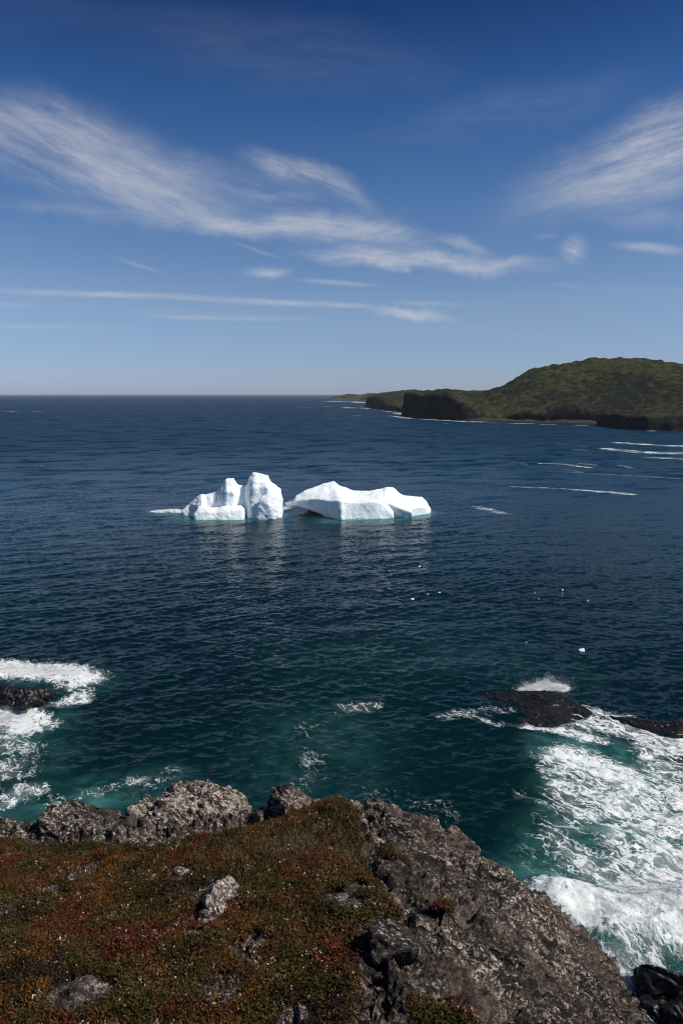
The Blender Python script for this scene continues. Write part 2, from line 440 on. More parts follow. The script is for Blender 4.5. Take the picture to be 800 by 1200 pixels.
# ------------------------------------------------------------------ sea
# strokes: photo points carried down to the water, width in metres, strength
FOAM = [
    ([(628, 851), (667, 858), (702, 868)], 0.9, .75), ([(691, 842), (730, 851), (765, 865), (800, 876)], 2.2, .80),
    ([(663, 886), (702, 900), (732, 910)], 2.0, .85), ([(730, 915), (740, 937), (772, 949), (810, 956)], 2.4, .80),
    ([(653, 907), (667, 956), (653, 977)], 1.7, .42), ([(680, 915), (716, 956), (747, 984), (800, 1005)], 2.4, .58),
    ([(684, 1012), (716, 1026), (765, 1036)], 1.8, .56), ([(744, 998), (775, 1010)], 1.5, .55), ([(775, 890), (800, 940)], 2.0, .6),
    ([(640, 1050), (690, 1066)], 1.2, .5), ([(700, 1052), (760, 1050), (810, 1055)], 1.2, .42), ([(760, 975), (810, 1030)], 2.2, .55),
    ([(690, 1082), (725, 1090), (772, 1090), (815, 1085)], 1.8, 1.0), ([(700, 1120), (730, 1138), (760, 1130)], 1.0, .62),
    ([(612, 930), (640, 938)], .8, .25), ([(620, 1000), (640, 1030)], 1.0, .28),
    ([(760, 1190), (800, 1165)], .6, .5), ([(735, 1160), (742, 1190)], .6, .5),
    ([(-10, 783), (45, 786), (80, 790), (97, 797)], 2.2, .95), ([(109, 790), (94, 819)], 1.3, .55), ([(60, 826), (95, 818)], 1.0, .5),
    ([(-10, 832), (22, 841), (38, 848)], 2.2, .90), ([(-6, 862), (22, 879), (8, 905)], 2.2, .48),
    ([(-6, 943), (22, 931), (40, 926)], 1.1, .62), ([(67, 939), (124, 927), (160, 915)], .9, .36), ([(165, 927), (195, 905)], 1.0, .3),
    ([(365, 912), (372, 870), (362, 850)], 1.2, .26), ([(330, 955), (345, 930)], 1.0, .35), ([(400, 830), (440, 828)], 1.0, .42),
    ([(520, 838), (590, 832)], 1.0, .38), ([(616, 810), (640, 802), (656, 806)], .9, .95),
    ([(556, 842), (580, 850), (630, 850)], .5, .45), ([(440, 930), (520, 950)], 1.4, .2),
    ([(186, 599), (200, 598), (222, 600)], 2.2, .8), ([(331, 597), (344, 590)], 2.0, .55), ([(345, 585), (338, 590)], 1.2, .4),
    # wind and tide lines on the open water
    ([(634, 543), (660, 544), (690, 548)], 1.5, .85), ([(680, 543), (698, 545)], 1.3, .7), ([(655, 549), (680, 553)], 1.2, .35),
    ([(676, 527), (684, 528)], 2.2, .6), ([(655, 521), (712, 524)], 1.4, .4), ([(600, 541), (620, 545)], 1.5, .4),
    ([(660, 553), (730, 557), (800, 561)], 1.4, .45), ([(600, 570), (665, 573)], 1.5, .42), ([(675, 574), (740, 579)], 1.6, .70),
    ([(560, 594), (590, 602)], 1.8, .45), ([(540, 562), (600, 565)], 1.2, .3), ([(725, 545), (738, 548)], 1.3, .5),
    ([(728, 519), (765, 521.5), (805, 523)], 5.5, .86), ([(712, 526), (750, 530), (785, 531)], 5.5, .8), ([(765, 530.5), (810, 531)], 6.5, 1.0),
    ([(760, 536), (810, 538)], 3.5, .75), ([(785, 547), (805, 548)], 1.3, .4),
    ([(-12, 482), (15, 482)], 14, .95), ([(42, 482), (107, 482)], 10, .55), ([(332, 482), (372, 482)], 8, .45), ([(370, 476), (400, 477)], 14, .5),
    ([(380, 486), (420, 487)], 7, .42), ([(400, 477), (418, 478)], 12, .5), ([(352, 478), (366, 477)], 12, .45),
    ([(409, 478), (440, 479), (466, 483)], 12, 1.0), ([(459, 487), (476, 490), (500, 491)], 5.5, 1.0), ([(466, 484), (474, 486)], 9, .9),
    ([(500, 491.5), (546, 494)], 6.5, .95), ([(546, 494), (580, 495)], 6, 1.0), ([(575, 495.5), (620, 496.5)], 4.5, .85), ([(620, 496.8), (660, 498), (700, 499.5), (742, 501)], 3.5, .66), ([(515, 496), (535, 497)], 2.0, .5),
    ([(384, 470), (399, 470.5)], 40, .9), ([(415, 470.5), (424, 472)], 30, .8), ([(427, 476.4), (436, 478)], 10, .9),
    ([(748, 504), (770, 505.5), (805, 506.5)], 2.4, .9), ([(560, 499), (600, 501)], 1.5, .3),
]
AERATED = [
    ([(675, 880), (730, 900), (800, 940)], 3.4, .95), ([(710, 940), (810, 985)], 4.0, .85), ([(700, 1000), (810, 1040)], 4.0, .75),
    ([(630, 1050), (700, 1070), (815, 1075)], 3.0, 1.0), ([(650, 1085), (720, 1130), (800, 1120)], 2.6, .8), ([(725, 1150), (740, 1190)], 1.2, .5),
    ([(-20, 795), (80, 795), (105, 800)], 3.0, .35), ([(-10, 850), (30, 850)], 3.5, .5), ([(-10, 880), (30, 890)], 4.0, .3),
    ([(-20, 960), (60, 950), (140, 935)], 2.6, .62), ([(110, 930), (200, 915)], 2.2, .34),
    ([(340, 960), (370, 900), (375, 860)], 5.5, .22), ([(560, 770), (640, 790)], 6, .10), ([(420, 760), (520, 740)], 9, .08),
    ([(212, 607), (240, 611), (290, 608)], 3.4, .9), ([(190, 601), (215, 604)], 3.0, .9), ([(288, 604), (330, 603)], 3.0, .8),
    ([(350, 596), (385, 606)], 2.6, .55), ([(384, 611), (440, 611), (484, 607), (503, 601)], 3.0, .85), ([(460, 606), (482, 605)], 3.2, .95),
    ([(716, 527), (810, 534)], 5, .3),
]
def stroke_mask(X, Y, strokes):
    out = np.zeros(X.shape)
    for pts, w, s in strokes:
        W = [at_sea(*p) for p in pts]
        best = np.full(X.shape, 1e9)
        x0 = min(p[0] for p in W) - w * 1.6; x1 = max(p[0] for p in W) + w * 1.6
        y0 = min(p[1] for p in W) - w * 1.6; y1 = max(p[1] for p in W) + w * 1.6
        sel = (X > x0) & (X < x1) & (Y > y0) & (Y < y1)
        if not sel.any(): continue
        xs, ys = X[sel], Y[sel]; b = np.full(xs.shape, 1e9)
        for (ax, ay), (bx, by) in zip(W[:-1], W[1:]):
            ex, ey = bx - ax, by - ay
            u = np.clip(((xs - ax) * ex + (ys - ay) * ey) / max(ex * ex + ey * ey, 1e-9), 0, 1)
            b = np.minimum(b, np.hypot(xs - ax - u * ex, ys - ay - u * ey))
        m = s * sstep(1.5 * w, 0.25 * w, b)
        out[sel] = 1 - (1 - out[sel]) * (1 - m)
    return out

def sea_material():
    m, t, p, out, pos = material('sea_water')
    chopf = t.attr('chop'); foam = t.attr('foam'); aer = t.attr('aerated'); drift = t.attr('drift')
    P2 = t.vmath('MULTIPLY', pos, (1, 1, 0.0))
    # ripples too small for the mesh: perturb the normal by slope, crests lying across the wind
    Pr = t.maprot(P2, (0, 0, math.radians(-14)), (0.62, 1.15, 1.0))
    def slope(scale, det, amt):
        c = t.noise(Pr, scale, det, 0.62, 0.3, color=True)
        return t.vmath('MULTIPLY', t.vmath('SUBTRACT', c, (0.5, 0.5, 0.5)), (amt * 0.7, amt, 0))
    gust = t.noise(t.vmath('MULTIPLY', P2, (0.5, 1.6, 1)), 0.02, 4, 0.6, 0.6)
    gust = t.ss(gust, 0.36, 0.62, 0.6, 1.25)
    sl = t.vmath('ADD', t.vmath('ADD', slope(0.60, 3, 0.40), slope(2.2, 4, 0.85)), slope(7.0, 2, 0.50))
    far = t.ss(chopf, 0.17, 0.42)
    sl = t.vmath('ADD', sl, t.vmath('SCALE', slope(0.11, 5, 2.6), scale=far))
    sl = t.vmath('SCALE', sl, scale=t.math('MULTIPLY', gust, t.math('SUBTRACT', 1.0, t.math('MULTIPLY', aer, 0.45))))
    N = t.vmath('NORMALIZE', t.vmath('ADD', t.new('ShaderNodeNewGeometry').outputs['Normal'], sl))
    deep = (0.0004, 0.0092, 0.0125)
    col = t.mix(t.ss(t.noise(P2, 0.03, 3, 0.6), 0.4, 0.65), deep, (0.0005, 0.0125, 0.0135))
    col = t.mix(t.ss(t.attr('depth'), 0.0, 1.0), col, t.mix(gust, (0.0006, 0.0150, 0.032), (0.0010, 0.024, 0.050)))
    milky = t.mix(t.ss(t.noise(P2, 0.45, 5, 0.6, 0.8), 0.3, 0.7), (0.006, 0.050, 0.047), (0.045, 0.150, 0.142))
    a = t.math('MULTIPLY', aer, t.ss(t.noise(P2, 0.35, 5, 0.62, 1.0), 0.25, 0.65, 0.25, 1.15), clamp=True)
    col = t.mix(a, col, milky)
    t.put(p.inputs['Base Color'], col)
    t.put(p.inputs['Roughness'], t.attr('chop'))
    p.inputs['IOR'].default_value = 1.333
    p.inputs['Specular IOR Level'].default_value = 0.155
    t.put(p.inputs['Normal'], N)
    # lacy foam: ridged, warped filaments that close up where the cover is high
    w1 = t.vmath('SCALE', t.vmath('SUBTRACT', t.noise(P2, 0.55, 3, 0.6, color=True), (0.5, 0.5, 0.5)), scale=2.3)
    w2 = t.vmath('SCALE', t.vmath('SUBTRACT', t.noise(P2, 2.6, 3, 0.6, color=True), (0.5, 0.5, 0.5)), scale=0.45)
    Pw = t.maprot(t.vmath('ADD', t.vmath('ADD', P2, w1), w2), (0, 0, math.radians(50)), (0.62, 1.6, 1))
    def ridge(scale, det):
        n = t.noise(Pw, scale, det, 0.58)
        return t.math('SUBTRACT', 1.0, t.math('MULTIPLY', t.math('ABSOLUTE', t.math('SUBTRACT', n, 0.5)), 7.5), clamp=True)
    lace = t.math('ADD', t.math('MULTIPLY', ridge(0.75, 2), 0.46), t.math('MULTIPLY', ridge(2.1, 2.5), 0.46))
    lace = t.math('ADD', lace, t.math('MULTIPLY', t.noise(Pw, 3.2, 3, 0.6), 0.45))
    clump = t.noise(P2, 0.42, 4, 0.6, 0.5)
    val = t.math('ADD', t.math('MULTIPLY', lace, 0.72), t.math('MULTIPLY', clump, 0.60))
    thr = t.math('MULTIPLY_ADD', foam, -0.80, 1.30)
    f = t.ss(t.math('SUBTRACT', val, thr), -0.20, 0.24)
    f = t.math('MAXIMUM', f, t.math('MULTIPLY', t.ss(foam, 0.25, 0.9), t.ss(clump, 0.35, 0.7, 0.0, 0.55)))      # thin bubbly veil
    f = t.math('MULTIPLY', f, t.math('SUBTRACT', 1.0, t.math('MULTIPLY', far, t.ss(t.noise(t.vmath('MULTIPLY', P2, (1, 0.6, 1)), 0.16, 4, 0.7), 0.46, 0.60, 0.8, 0.0))))
    f = t.math('MULTIPLY', f, t.ss(foam, 0.02, 0.14))
    # stray bubble streaks everywhere near the shore
    thin = t.ss(t.math('SUBTRACT', val, t.math('MULTIPLY_ADD', drift, -0.10, 1.24)), 0.0, 0.2)
    f = t.math('MAXIMUM', f, t.math('MULTIPLY', thin, 0.4))
    fb = t.new('ShaderNodeBsdfPrincipled')
    fcol = t.mix(t.ss(t.noise(P2, 1.6, 5, 0.7), 0.3, 0.65), (0.56, 0.64, 0.64), (0.86, 0.87, 0.87))
    t.put(fb.inputs['Base Color'], fcol); fb.inputs['Roughness'].default_value = 0.8
    fb.inputs['Specular IOR Level'].default_value = 0.2
    t.put(fb.inputs['Normal'], t.bump(t.math('ADD', t.noise(P2, 1.2, 6, 0.7), t.math('MULTIPLY', lace, 0.3)), 0.22, 0.8))
    fb.inputs['Subsurface Weight'].default_value = 0.35; fb.inputs['Subsurface Radius'].default_value = (0.4, 0.45, 0.45); fb.inputs['Subsurface Scale'].default_value = 0.5
    mx = t.new('ShaderNodeMixShader'); t.put(mx.inputs[0], f)
    t.l.new(p.outputs[0], mx.inputs[1]); t.l.new(fb.outputs[0], mx.inputs[2])
    t.l.new(mx.outputs[0], out.inputs[0])
    return m

BREAKER = ([(655, 1072), (690, 1082), (725, 1090), (772, 1090), (815, 1085)], 2.2, 1.0)
def build_sea():
    # finer near the shore, coarser out to the horizon
    az_f = np.radians(np.arange(-33, 33.01, 0.085))
    az_c = np.radians(np.concatenate([np.arange(-110, -33, 1.2), np.arange(34, 110.1, 1.2)]))
    th = np.sort(np.concatenate([az_f, az_c]))
    dep = np.concatenate([np.linspace(math.radians(62), math.radians(48), 40, endpoint=False),
                          np.linspace(math.radians(48), math.radians(0.6), 900, endpoint=False)])
    R = np.concatenate([EYE / np.tan(dep), np.geomspace(EYE / math.tan(math.radians(0.6)), 42000, 70)])
    TH, RR = np.meshgrid(th, R)
    X, Y = np.sin(TH) * RR, np.cos(TH) * RR
    sp_r = np.gradient(R)[:, None] * np.ones_like(X)
    Z = np.zeros_like(X); DX = np.zeros_like(X); DY = np.zeros_like(X)
    near = RR[:, 0] < 700
    xn, yn, spn = X[near], Y[near], np.maximum(sp_r[near], RR[near] * 0.0015)
    rg = np.random.default_rng(5)
    z = np.zeros_like(xn); gx = np.zeros_like(xn); gy = np.zeros_like(xn)
    grp = 0.75 + 0.5 * fbm(xyz(xn, yn).reshape(-1, 3) / 23.0, 3).reshape(xn.shape)
    for i in range(110):
        L = 0.38 * (10 / 0.38) ** (rg.random() ** 1.25)
        ang = math.radians(-90 + 14 + rg.normal() * (22 if L > 2.5 else 34))
        k = 2 * math.pi / L
        st = 0.028 if L < 2.2 else (0.018 if L < 4 else 0.010)
        a = st / k
        att = sstep(2.0, 4.5, L / spn)
        ph = k * (math.cos(ang) * xn + math.sin(ang) * yn) + rg.random() * 6.283
        s, c = np.sin(ph), np.cos(ph)
        z += a * c * att; gx -= 0.8 * a * math.cos(ang) * s * att; gy -= 0.8 * a * math.sin(ang) * s * att
    z *= grp
    Z[near] = z; DX[near] = gx; DY[near] = gy
    lacy = stroke_mask(X, Y, [q for q in FOAM if q[2] < .85]); solid_ = stroke_mask(X, Y, [q for q in FOAM if q[2] >= .85])
    lacy = np.where(RR < 120, np.minimum(lacy * 0.92, 0.68), lacy)
    foam = np.maximum(lacy, solid_); aer = stroke_mask(X, Y, AERATED)
    br = stroke_mask(X, Y, [BREAKER])
    selb = (br > 0.01) | ((foam > 0.05) & (RR < 120))
    Q = xyz(X[selb], Y[selb])
    lump = fbm(Q * 0.8, 5, 0.6); lump2 = fbm(Q * 2.4 + 7, 4, 0.6, True)
    Z[selb] += br[selb] * (1.15 + 0.9 * fbm(Q * 0.5, 2) + 0.16 * lump) + foam[selb] * (0.08 * lump + 0.05 * lump2)
    drift = sstep(95, 35, RR) * 1.0
    chop = 0.16 + 0.30 * sstep(40, 420, RR)      # waves too small for the mesh become roughness
    foam = np.where(br > 0.3, np.maximum(foam, br), foam)
    V = xyz(X + DX, Y + DY, Z)
    o = mesh_np('sea', V.reshape(-1, 3), grid_faces(len(R), len(th))[:, ::-1], sea_material(),
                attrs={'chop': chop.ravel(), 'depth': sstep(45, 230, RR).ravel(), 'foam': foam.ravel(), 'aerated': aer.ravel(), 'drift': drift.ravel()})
    tag(o, 'dark teal sea with wind ripples and white surf, out to the horizon', 'sea', kind='structure')
    return o
build_sea()

# ------------------------------------------------------------------ clifftop
EDGE = [(-40, 4.0), (-12, 5.4), (-3, 5.55), (-2, 5.4), (0, 5.05), (1.35, 4.85), (2.47, 4.6), (4, 4.3), (8, 3.4), (30, -6)]
def ground_base(x, y):
    """smooth lie of the land, metres relative to the eye"""
    z = -2.175 - 0.225 * y
    z = z - 0.135 * np.maximum(0, -x) * np.exp(-np.maximum(0, -x - 4) / 8)
    xr = np.maximum(0, x)
    z = z - np.where(xr < 5, 0.285 * xr ** 2, 0.285 * 25 + 2.85 * (xr - 5))
    s = y - pl(x, EDGE)
    z = z - np.where(s > 0, 2.3 * s - 0.35 * (1 - np.exp(-s / 0.35)) * 2.0, 0)
    z = np.where(y < 0, z + 0.12 * y * 0 + 0.1 * np.minimum(-y, 20) * 0, z)
    return np.maximum(z, -EYE - 6)

def on_ground(px, py):
    dx, dy, dz = ray(px, py)
    t = np.linspace(1.5, 16, 4000)
    below = dz * t < ground_base(dx * t, dy * t)
    i = int(np.argmax(below)) if below.any() else int(np.argmin(dz * t - ground_base(dx * t, dy * t)))
    return dx * t[i], dy * t[i]

def poly_mask(X, Y, poly, soft):
    """signed distance to a plan polygon, turned into 0..1"""
    n = len(poly); ins = np.zeros(X.shape, bool); d = np.full(X.shape, 1e9)
    for i in range(n):
        (ax, ay), (bx, by) = poly[i], poly[(i + 1) % n]
        c = ((ay > Y) != (by > Y)) & (X < (bx - ax) * (Y - ay) / (by - ay + 1e-12) + ax)
        ins ^= c
        ex, ey = bx - ax, by - ay
        u = np.clip(((X - ax) * ex + (Y - ay) * ey) / (ex * ex + ey * ey + 1e-12), 0, 1)
        d = np.minimum(d, np.hypot(X - ax - u * ex, Y - ay - u * ey))
    return sstep(-soft, soft, np.where(ins, d, -d))

HEATH_PX = [(-120, 992), (20, 986), (60, 990), (110, 993), (160, 988), (200, 989), (262, 978), (300, 972), (345, 960), (395, 944), (412, 962), (428, 985), (425, 1012),
            (440, 1040), (462, 1062), (468, 1086), (448, 1104), (434, 1128), (428, 1160), (405, 1190), (400, 1230), (398, 1330), (390, 1700), (-400, 1700), (-400, 1100)]
HEATH = [on_ground(*p) for p in HEATH_PX]
BARE = [(on_ground(px, py), r) for px, py, r in [(150, 1022, .07), (110, 1015, .08), (215, 1020, .06), (75, 1048, .05), (300, 1095, .04), (278, 1112, .05), (265, 1150, .06), (140, 1075, .05), (225, 1090, .05), (395, 1050, .10), (412, 1062, .09), (300, 1108, .07), (250, 1040, .10), (238, 1068, .09), (95, 1175, .16), (285, 1125, .05),
        (60, 1040, .08), (85, 1030, .07), (190, 1072, .05), (345, 1190, .05), (350, 1062, .05), (420, 1040, .06)]]
PATCH = [(on_ground(px, py), r) for px, py, r in [(535, 1200, .14), (505, 1190, .09), (455, 1000, .08), (470, 1010, .06), (520, 1065, .06)]]

def heath_mask(X, Y):
    w = fbm(xyz(X, Y).reshape(-1, 3) * 2.2 + 31, 4).reshape(X.shape) * 0.12
    m = poly_mask(X + w, Y + w * 0.7, HEATH, 0.06)
    for (cx, cy), r in BARE:
        m = m * (1 - sstep(r * 1.25, r * 0.7, np.hypot(X - cx, (Y - cy)) + w * 0.8))
    for (cx, cy), r in PATCH:
        m = np.maximum(m, sstep(r * 1.2, r * 0.7, np.hypot(X - cx, Y - cy) + w * 0.9))
    return m

def rock_material(name, lichen=1.0, wet=0.0, base_a=(0.016, 0.012, 0.010), base_b=(0.150, 0.110, 0.090), cover=0.0):
    m, t, p, out, pos = material(name)
    soil = t.attr('heath')
    St = t.maprot(pos, (0, math.radians(-12), math.radians(34)), (0.42, 1.8, 1.3))
    seam = t.math('ABSOLUTE', t.math('SUBTRACT', t.noise(t.vmath('ADD', t.vmath('MULTIPLY', St, (0.55, 1.3, 1.0)), t.vmath('SCALE', t.noise(pos, 3.0, 3, 0.6, color=True), scale=0.25)), 2.6, 3, 0.55), 0.5))
    seam = t.math('MULTIPLY', t.ss(seam, 0.026, 0.008), t.ss(t.noise(pos, 1.9, 3, 0.6), 0.40, 0.55))
    n1 = t.noise(St, 8.5, 8, 0.74, 0.4)
    n2 = t.noise(pos, 42.0, 6, 0.75, 0.3)
    n3 = t.noise(pos, 1.3, 5, 0.6)
    c = t.mix(t.ss(t.math('ADD', t.math('MULTIPLY', n1, 0.6), t.math('MULTIPLY', n2, 0.4)), 0.38, 0.62), base_a, base_b)
    c = t.mix(t.math('MULTIPLY', t.ss(t.noise(St, 2.3, 6, 0.72), 0.50, 0.62), 0.65), c, (0.20, 0.135, 0.105))
    c = t.vmath('SCALE', c, scale=t.ss(t.noise(St, 0.9, 6, 0.7), 0.36, 0.6, 0.45, 1.3))     # rusty buff faces
    # crusts of grey-white lichen: ragged spots of many sizes
    dw = t.vmath('ADD', pos, t.vmath('SCALE', t.noise(pos, 30, 4, 0.7, color=True), scale=0.025))
    l1 = t.ss(t.math('SUBTRACT', t.noise(t.vmath('ADD', dw, t.vmath('SCALE', St, scale=0.5)), 26.0, 7, 0.78), t.math('MULTIPLY', n3, 0.18)), 0.446 - cover, 0.472 - cover)
    l2 = t.ss(t.vor(dw, 44.0), 0.36, 0.24)
    l2 = t.math('MULTIPLY', l2, t.ss(t.noise(pos, 4.0, 4, 0.6), 0.42, 0.58))
    l = t.math('MULTIPLY', t.math('MAXIMUM', l1, l2), t.ss(t.noise(St, 1.5, 6, 0.7), 0.44 - cover * 2, 0.56 - cover * 2, 0.06, 1.0))
    l = t.math('MAXIMUM', l, t.math('MULTIPLY', t.attr('pale'), t.math('MAXIMUM', t.math('MULTIPLY', l1, 1.0), l2)))
    l = t.math('MULTIPLY', l, t.ss(t.noise(t.vmath('ADD', St, (7, 3, 1)), 0.85, 6, 0.72), 0.40, 0.56, 0.75 if lichen > 1.5 else 0.30, 1.0))      # whole faces stay bare
    l = t.math('MULTIPLY', l, lichen, clamp=True)
    lc = t.mix(t.ss(n2, 0.35, 0.65), (0.48, 0.385, 0.325), (0.82, 0.72, 0.63))
    c = t.mix(l, c, lc)
    # black lichen in ragged blotches
    bl = t.math('MULTIPLY', t.ss(t.noise(t.vmath('ADD', dw, St), 13.0, 7, 0.78), 0.475, 0.505), t.ss(t.noise(pos, 2.3, 4, 0.6), 0.35, 0.6, 0.45, 1.0))
    c = t.mix(t.math('MULTIPLY', bl, 0.92), c, (0.016, 0.014, 0.013))
    c = t.mix(t.math('MULTIPLY', seam, 0.9), c, (0.012, 0.010, 0.008))      # dark joints along the foliation
    ol = t.math('MULTIPLY', t.ss(t.noise(dw, 8.0, 6, 0.7), 0.655, 0.69), t.ss(t.noise(pos, 0.9, 2, 0.5), 0.5, 0.62))
    c = t.mix(t.math('MULTIPLY', ol, 0.8 * lichen), c, (0.24, 0.10, 0.03))
    c = t.vmath('SCALE', c, scale=t.ss(t.noise(pos, 60.0, 3, 0.7), 0.3, 0.7, 0.65, 1.35))
    if wet:
        c = t.vmath('MULTIPLY', c, (0.13, 0.13, 0.15))
    else:
        z = t.sep(pos)[2]
        c = t.mix(t.ss(z, 7.0, 3.0), c, (0.016, 0.014, 0.013))           # splash zone
    earth = t.mix(t.ss(t.noise(pos, 18, 5, 0.7), 0.35, 0.65), (0.010, 0.007, 0.004), (0.035, 0.022, 0.012))
    c = t.mix(t.ss(soil, 0.35, 0.6), c, earth)
    t.put(p.inputs['Base Color'], c)
    p.inputs['Roughness'].default_value = 0.42 if wet else 0.85
    p.inputs['Specular IOR Level'].default_value = 0.5 if wet else 0.25
    h = t.math('ADD', t.math('MULTIPLY', n1, 0.035), t.math('MULTIPLY', n2, 0.018))
    h = t.math('SUBTRACT', h, t.math('MULTIPLY', seam, 0.02))
    h = t.math('ADD', h, t.math('MULTIPLY', t.noise(pos, 75.0, 3, 0.7), 0.006))
    t.put(p.inputs['Normal'], t.bump(h, 1.0, 1.0 if not wet else 0.25))
    return m
ROCK = rock_material('lichen_rock', 1.1, cover=0.018)
PALE_ROCK = rock_material('pale_lichen_rock', 1.7, 0, (0.022, 0.018, 0.016), (0.20, 0.155, 0.13), 0.065)
WET_ROCK = rock_material('wet_rock', 0.0, 1.0)

def crag(P, N, amp, seed=0.0):
    """broken, foliated rock relief, metres along the normal"""
    ca, sa = math.cos(math.radians(-34)), math.sin(math.radians(-34))
    Q = np.stack([(P[:, 0] * ca + P[:, 1] * sa) * 0.42, (-P[:, 0] * sa + P[:, 1] * ca) * 1.35 + P[:, 2] * 0.5, P[:, 2] * 1.0], -1) + seed
    W = Q + 0.35 * np.stack([fbm(P * 1.9 + 5, 3), fbm(P * 1.9 + 15, 3), fbm(P * 1.9 + 25, 3)], -1)
    def slabs(freq, off, tilt, crack):      # broken slabs: each cell its own level and its own dip
        f1, f2, cid = worley(W * freq)
        k = np.rint(cid * 255).astype(int)
        dip = (_g[(k * 7 + 3) & 255] * np.sin(W * freq * 2.1 + k[:, None])).sum(1)
        return (cid - 0.5) * off + dip * tilt / freq * 0.5 - crack * sstep(0.13, 0.0, f2 - f1)
    blocks = slabs(3.0, 0.10, 0.15, 0.06)
    u = Q[:, 1] * 3.4 + 0.9 * fbm(P * 0.9 + 70, 4) + 0.25 * fbm(P * 4.0 + 75, 3)
    fr = u - np.floor(u)                                        # stepped foliation running down the slab
    blocks = blocks + 0.055 * (fr * sstep(1.0, 0.90, fr) - 0.45) * (0.4 + 0.9 * np.clip(fbm(P * 1.4 + 90, 3) + .5, 0, 1))
    chips = slabs(9.5, 0.060, 0.34, 0.030) + slabs(24.0, 0.026, 0.45, 0.008)
    fine = fbm(W * 7.0, 5, 0.62, True) * 0.032 + fbm(P * 38, 3, 0.6) * 0.009
    return amp * (blocks + chips + fine)

TERR = {}
def build_clifftop():
    def axis(lo, a, b, hi, step, grow=1.13):
        core = list(np.arange(a, b, step)); d = step; v = b
        while v < hi: core.append(v); d = min(d * grow, 1.2); v += d
        d = step; v = a - step; pre = []
        while v > lo: pre.append(v); d = min(d * grow, 1.2); v -= d
        return np.array(pre[::-1] + core)
    xs = axis(-38, -3.7, 3.0, 26, 0.0095); ys = axis(-30, 2.1, 5.95, 24, 0.0095)
    X, Y = np.meshgrid(xs, ys)
    Z = ground_base(X, Y)
    hm = heath_mask(X, Y)
    q = xyz(X, Y).reshape(-1, 3)
    Z = Z + (fbm(q * 0.55 + 3, 4) * 0.16).reshape(X.shape)                     # lie of the ground
    Z = Z + (fbm(q * 2.3 + 8, 3) * 0.05).reshape(X.shape) * hm + 0.03 * hm      # hummocks of heath
    # grass-topped knoll at the brink
    kx, ky = on_ground(385, 965)
    Z = Z + 0.13 * np.exp(-(((X - kx) / 0.36) ** 2 + ((Y - ky) / 0.34) ** 2))
    lx, ly = on_ground(452, 968)
    Z = Z + 0.10 * np.exp(-(((X - lx) / 0.22) ** 2 + ((Y - ly) / 0.25) ** 2))
    rx, ry = on_ground(470, 1130)
    Z = Z + 0.09 * np.exp(-(((X - rx) / 0.16) ** 2 + ((Y - ry) / 0.16) ** 2))
    pale = np.zeros_like(X)
    for (cx, cy), r in BARE: pale = np.maximum(pale, sstep(r * 1.9, r * 0.9, np.hypot(X - cx, Y - cy)))
    P = xyz(X, Y, Z)
    N = grid_normals(P).reshape(-1, 3); V = P.reshape(-1, 3)
    rock = 1 - hm.ravel()
    inner = poly_mask(X, Y, HEATH, 0.05).ravel()
    d = crag(V, N, 1.0) * (0.12 + 0.88 * rock * (1 - 0.68 * inner))
    cliff = sstep(0.3, 2.5, (Y - pl(X, EDGE)).ravel()) + sstep(3.0, 6.0, X.ravel())
    d = d + np.clip(cliff, 0, 1) * (fbm(V * (0.5, 0.5, 0.25), 5, 0.55, True) * 0.9)
    V = V + N * d[:, None]
    V[:, 2] += EYE
    TERR.update(xs=xs, ys=ys, z=V[:, 2].reshape(X.shape), h=hm)
    o = mesh_np('clifftop', V, grid_faces(len(ys), len(xs)), ROCK, attrs={'heath': hm.ravel(), 'pale': pale.ravel()})
    tag(o, 'lichen-spotted rock clifftop with heath, sloping down to the surf', 'cliff', kind='structure')
build_clifftop()

def terr(x, y, key='z'):
    xs, ys, A = TERR['xs'], TERR['ys'], TERR[key]
    i = np.clip(np.searchsorted(xs, x) - 1, 0, len(xs) - 2); j = np.clip(np.searchsorted(ys, y) - 1, 0, len(ys) - 2)
    u = (x - xs[i]) / (xs[i + 1] - xs[i]); v = (y - ys[j]) / (ys[j + 1] - ys[j])
    return (A[j, i] * (1 - u) + A[j, i + 1] * u) * (1 - v) + (A[j + 1, i] * (1 - u) + A[j + 1, i + 1] * u) * v

# ------------------------------------------------------------------ boulders
def boulder(name, label, cat, pieces, voxel, mat, amp=1.0, group=None, seed=0.0, smooth=2, centre=None, rel=1.0):
    allp = np.array([p for pc in pieces for p in pc], float)
    c = np.array([allp[:, 0].mean(), allp[:, 1].mean(), allp[:, 2].min()]) if centre is None else np.array(centre)
    V, F, N = solid([[tuple(np.array(p) - c) for p in pc] for pc in pieces], voxel, smooth)
    V = V + N * crag((V + c) * rel, N, amp, seed)[:, None]
    o = mesh_np(name, V, F, mat, attrs={'heath': np.zeros(len(V))})
    o.location = c
    return tag(o, label, cat, group)

def lump(cx, cy, z0, sx, sy, sz, seed, n=16, rot=0.0, flat=0.35):
    """a random angular hull standing at (cx, cy)"""
    rg = np.random.default_rng(seed); pts = []
    for i in range(n):
        v = rg.normal(size=3); v /= np.linalg.norm(v); v *= 0.78 + 0.3 * rg.random()
        x, y, z = v[0] * sx, v[1] * sy, max(-flat, v[2]) * sz
        pts.append((cx + x * math.cos(rot) - y * math.sin(rot), cy + x * math.sin(rot) + y * math.cos(rot), z0 + z))
    return pts

def px_hull(rows, Y, half, sink=None):
    """photo outline points (px, py, depth offset) placed at distance Y, with a thickness"""
    out = []
    for px, py, d in rows:
        p = at(px, py, Y + d); out.append(tuple(p))
        if half: out.append(tuple(at(px, py, Y + d) + Vector((0, half, -0.12))))
    return out

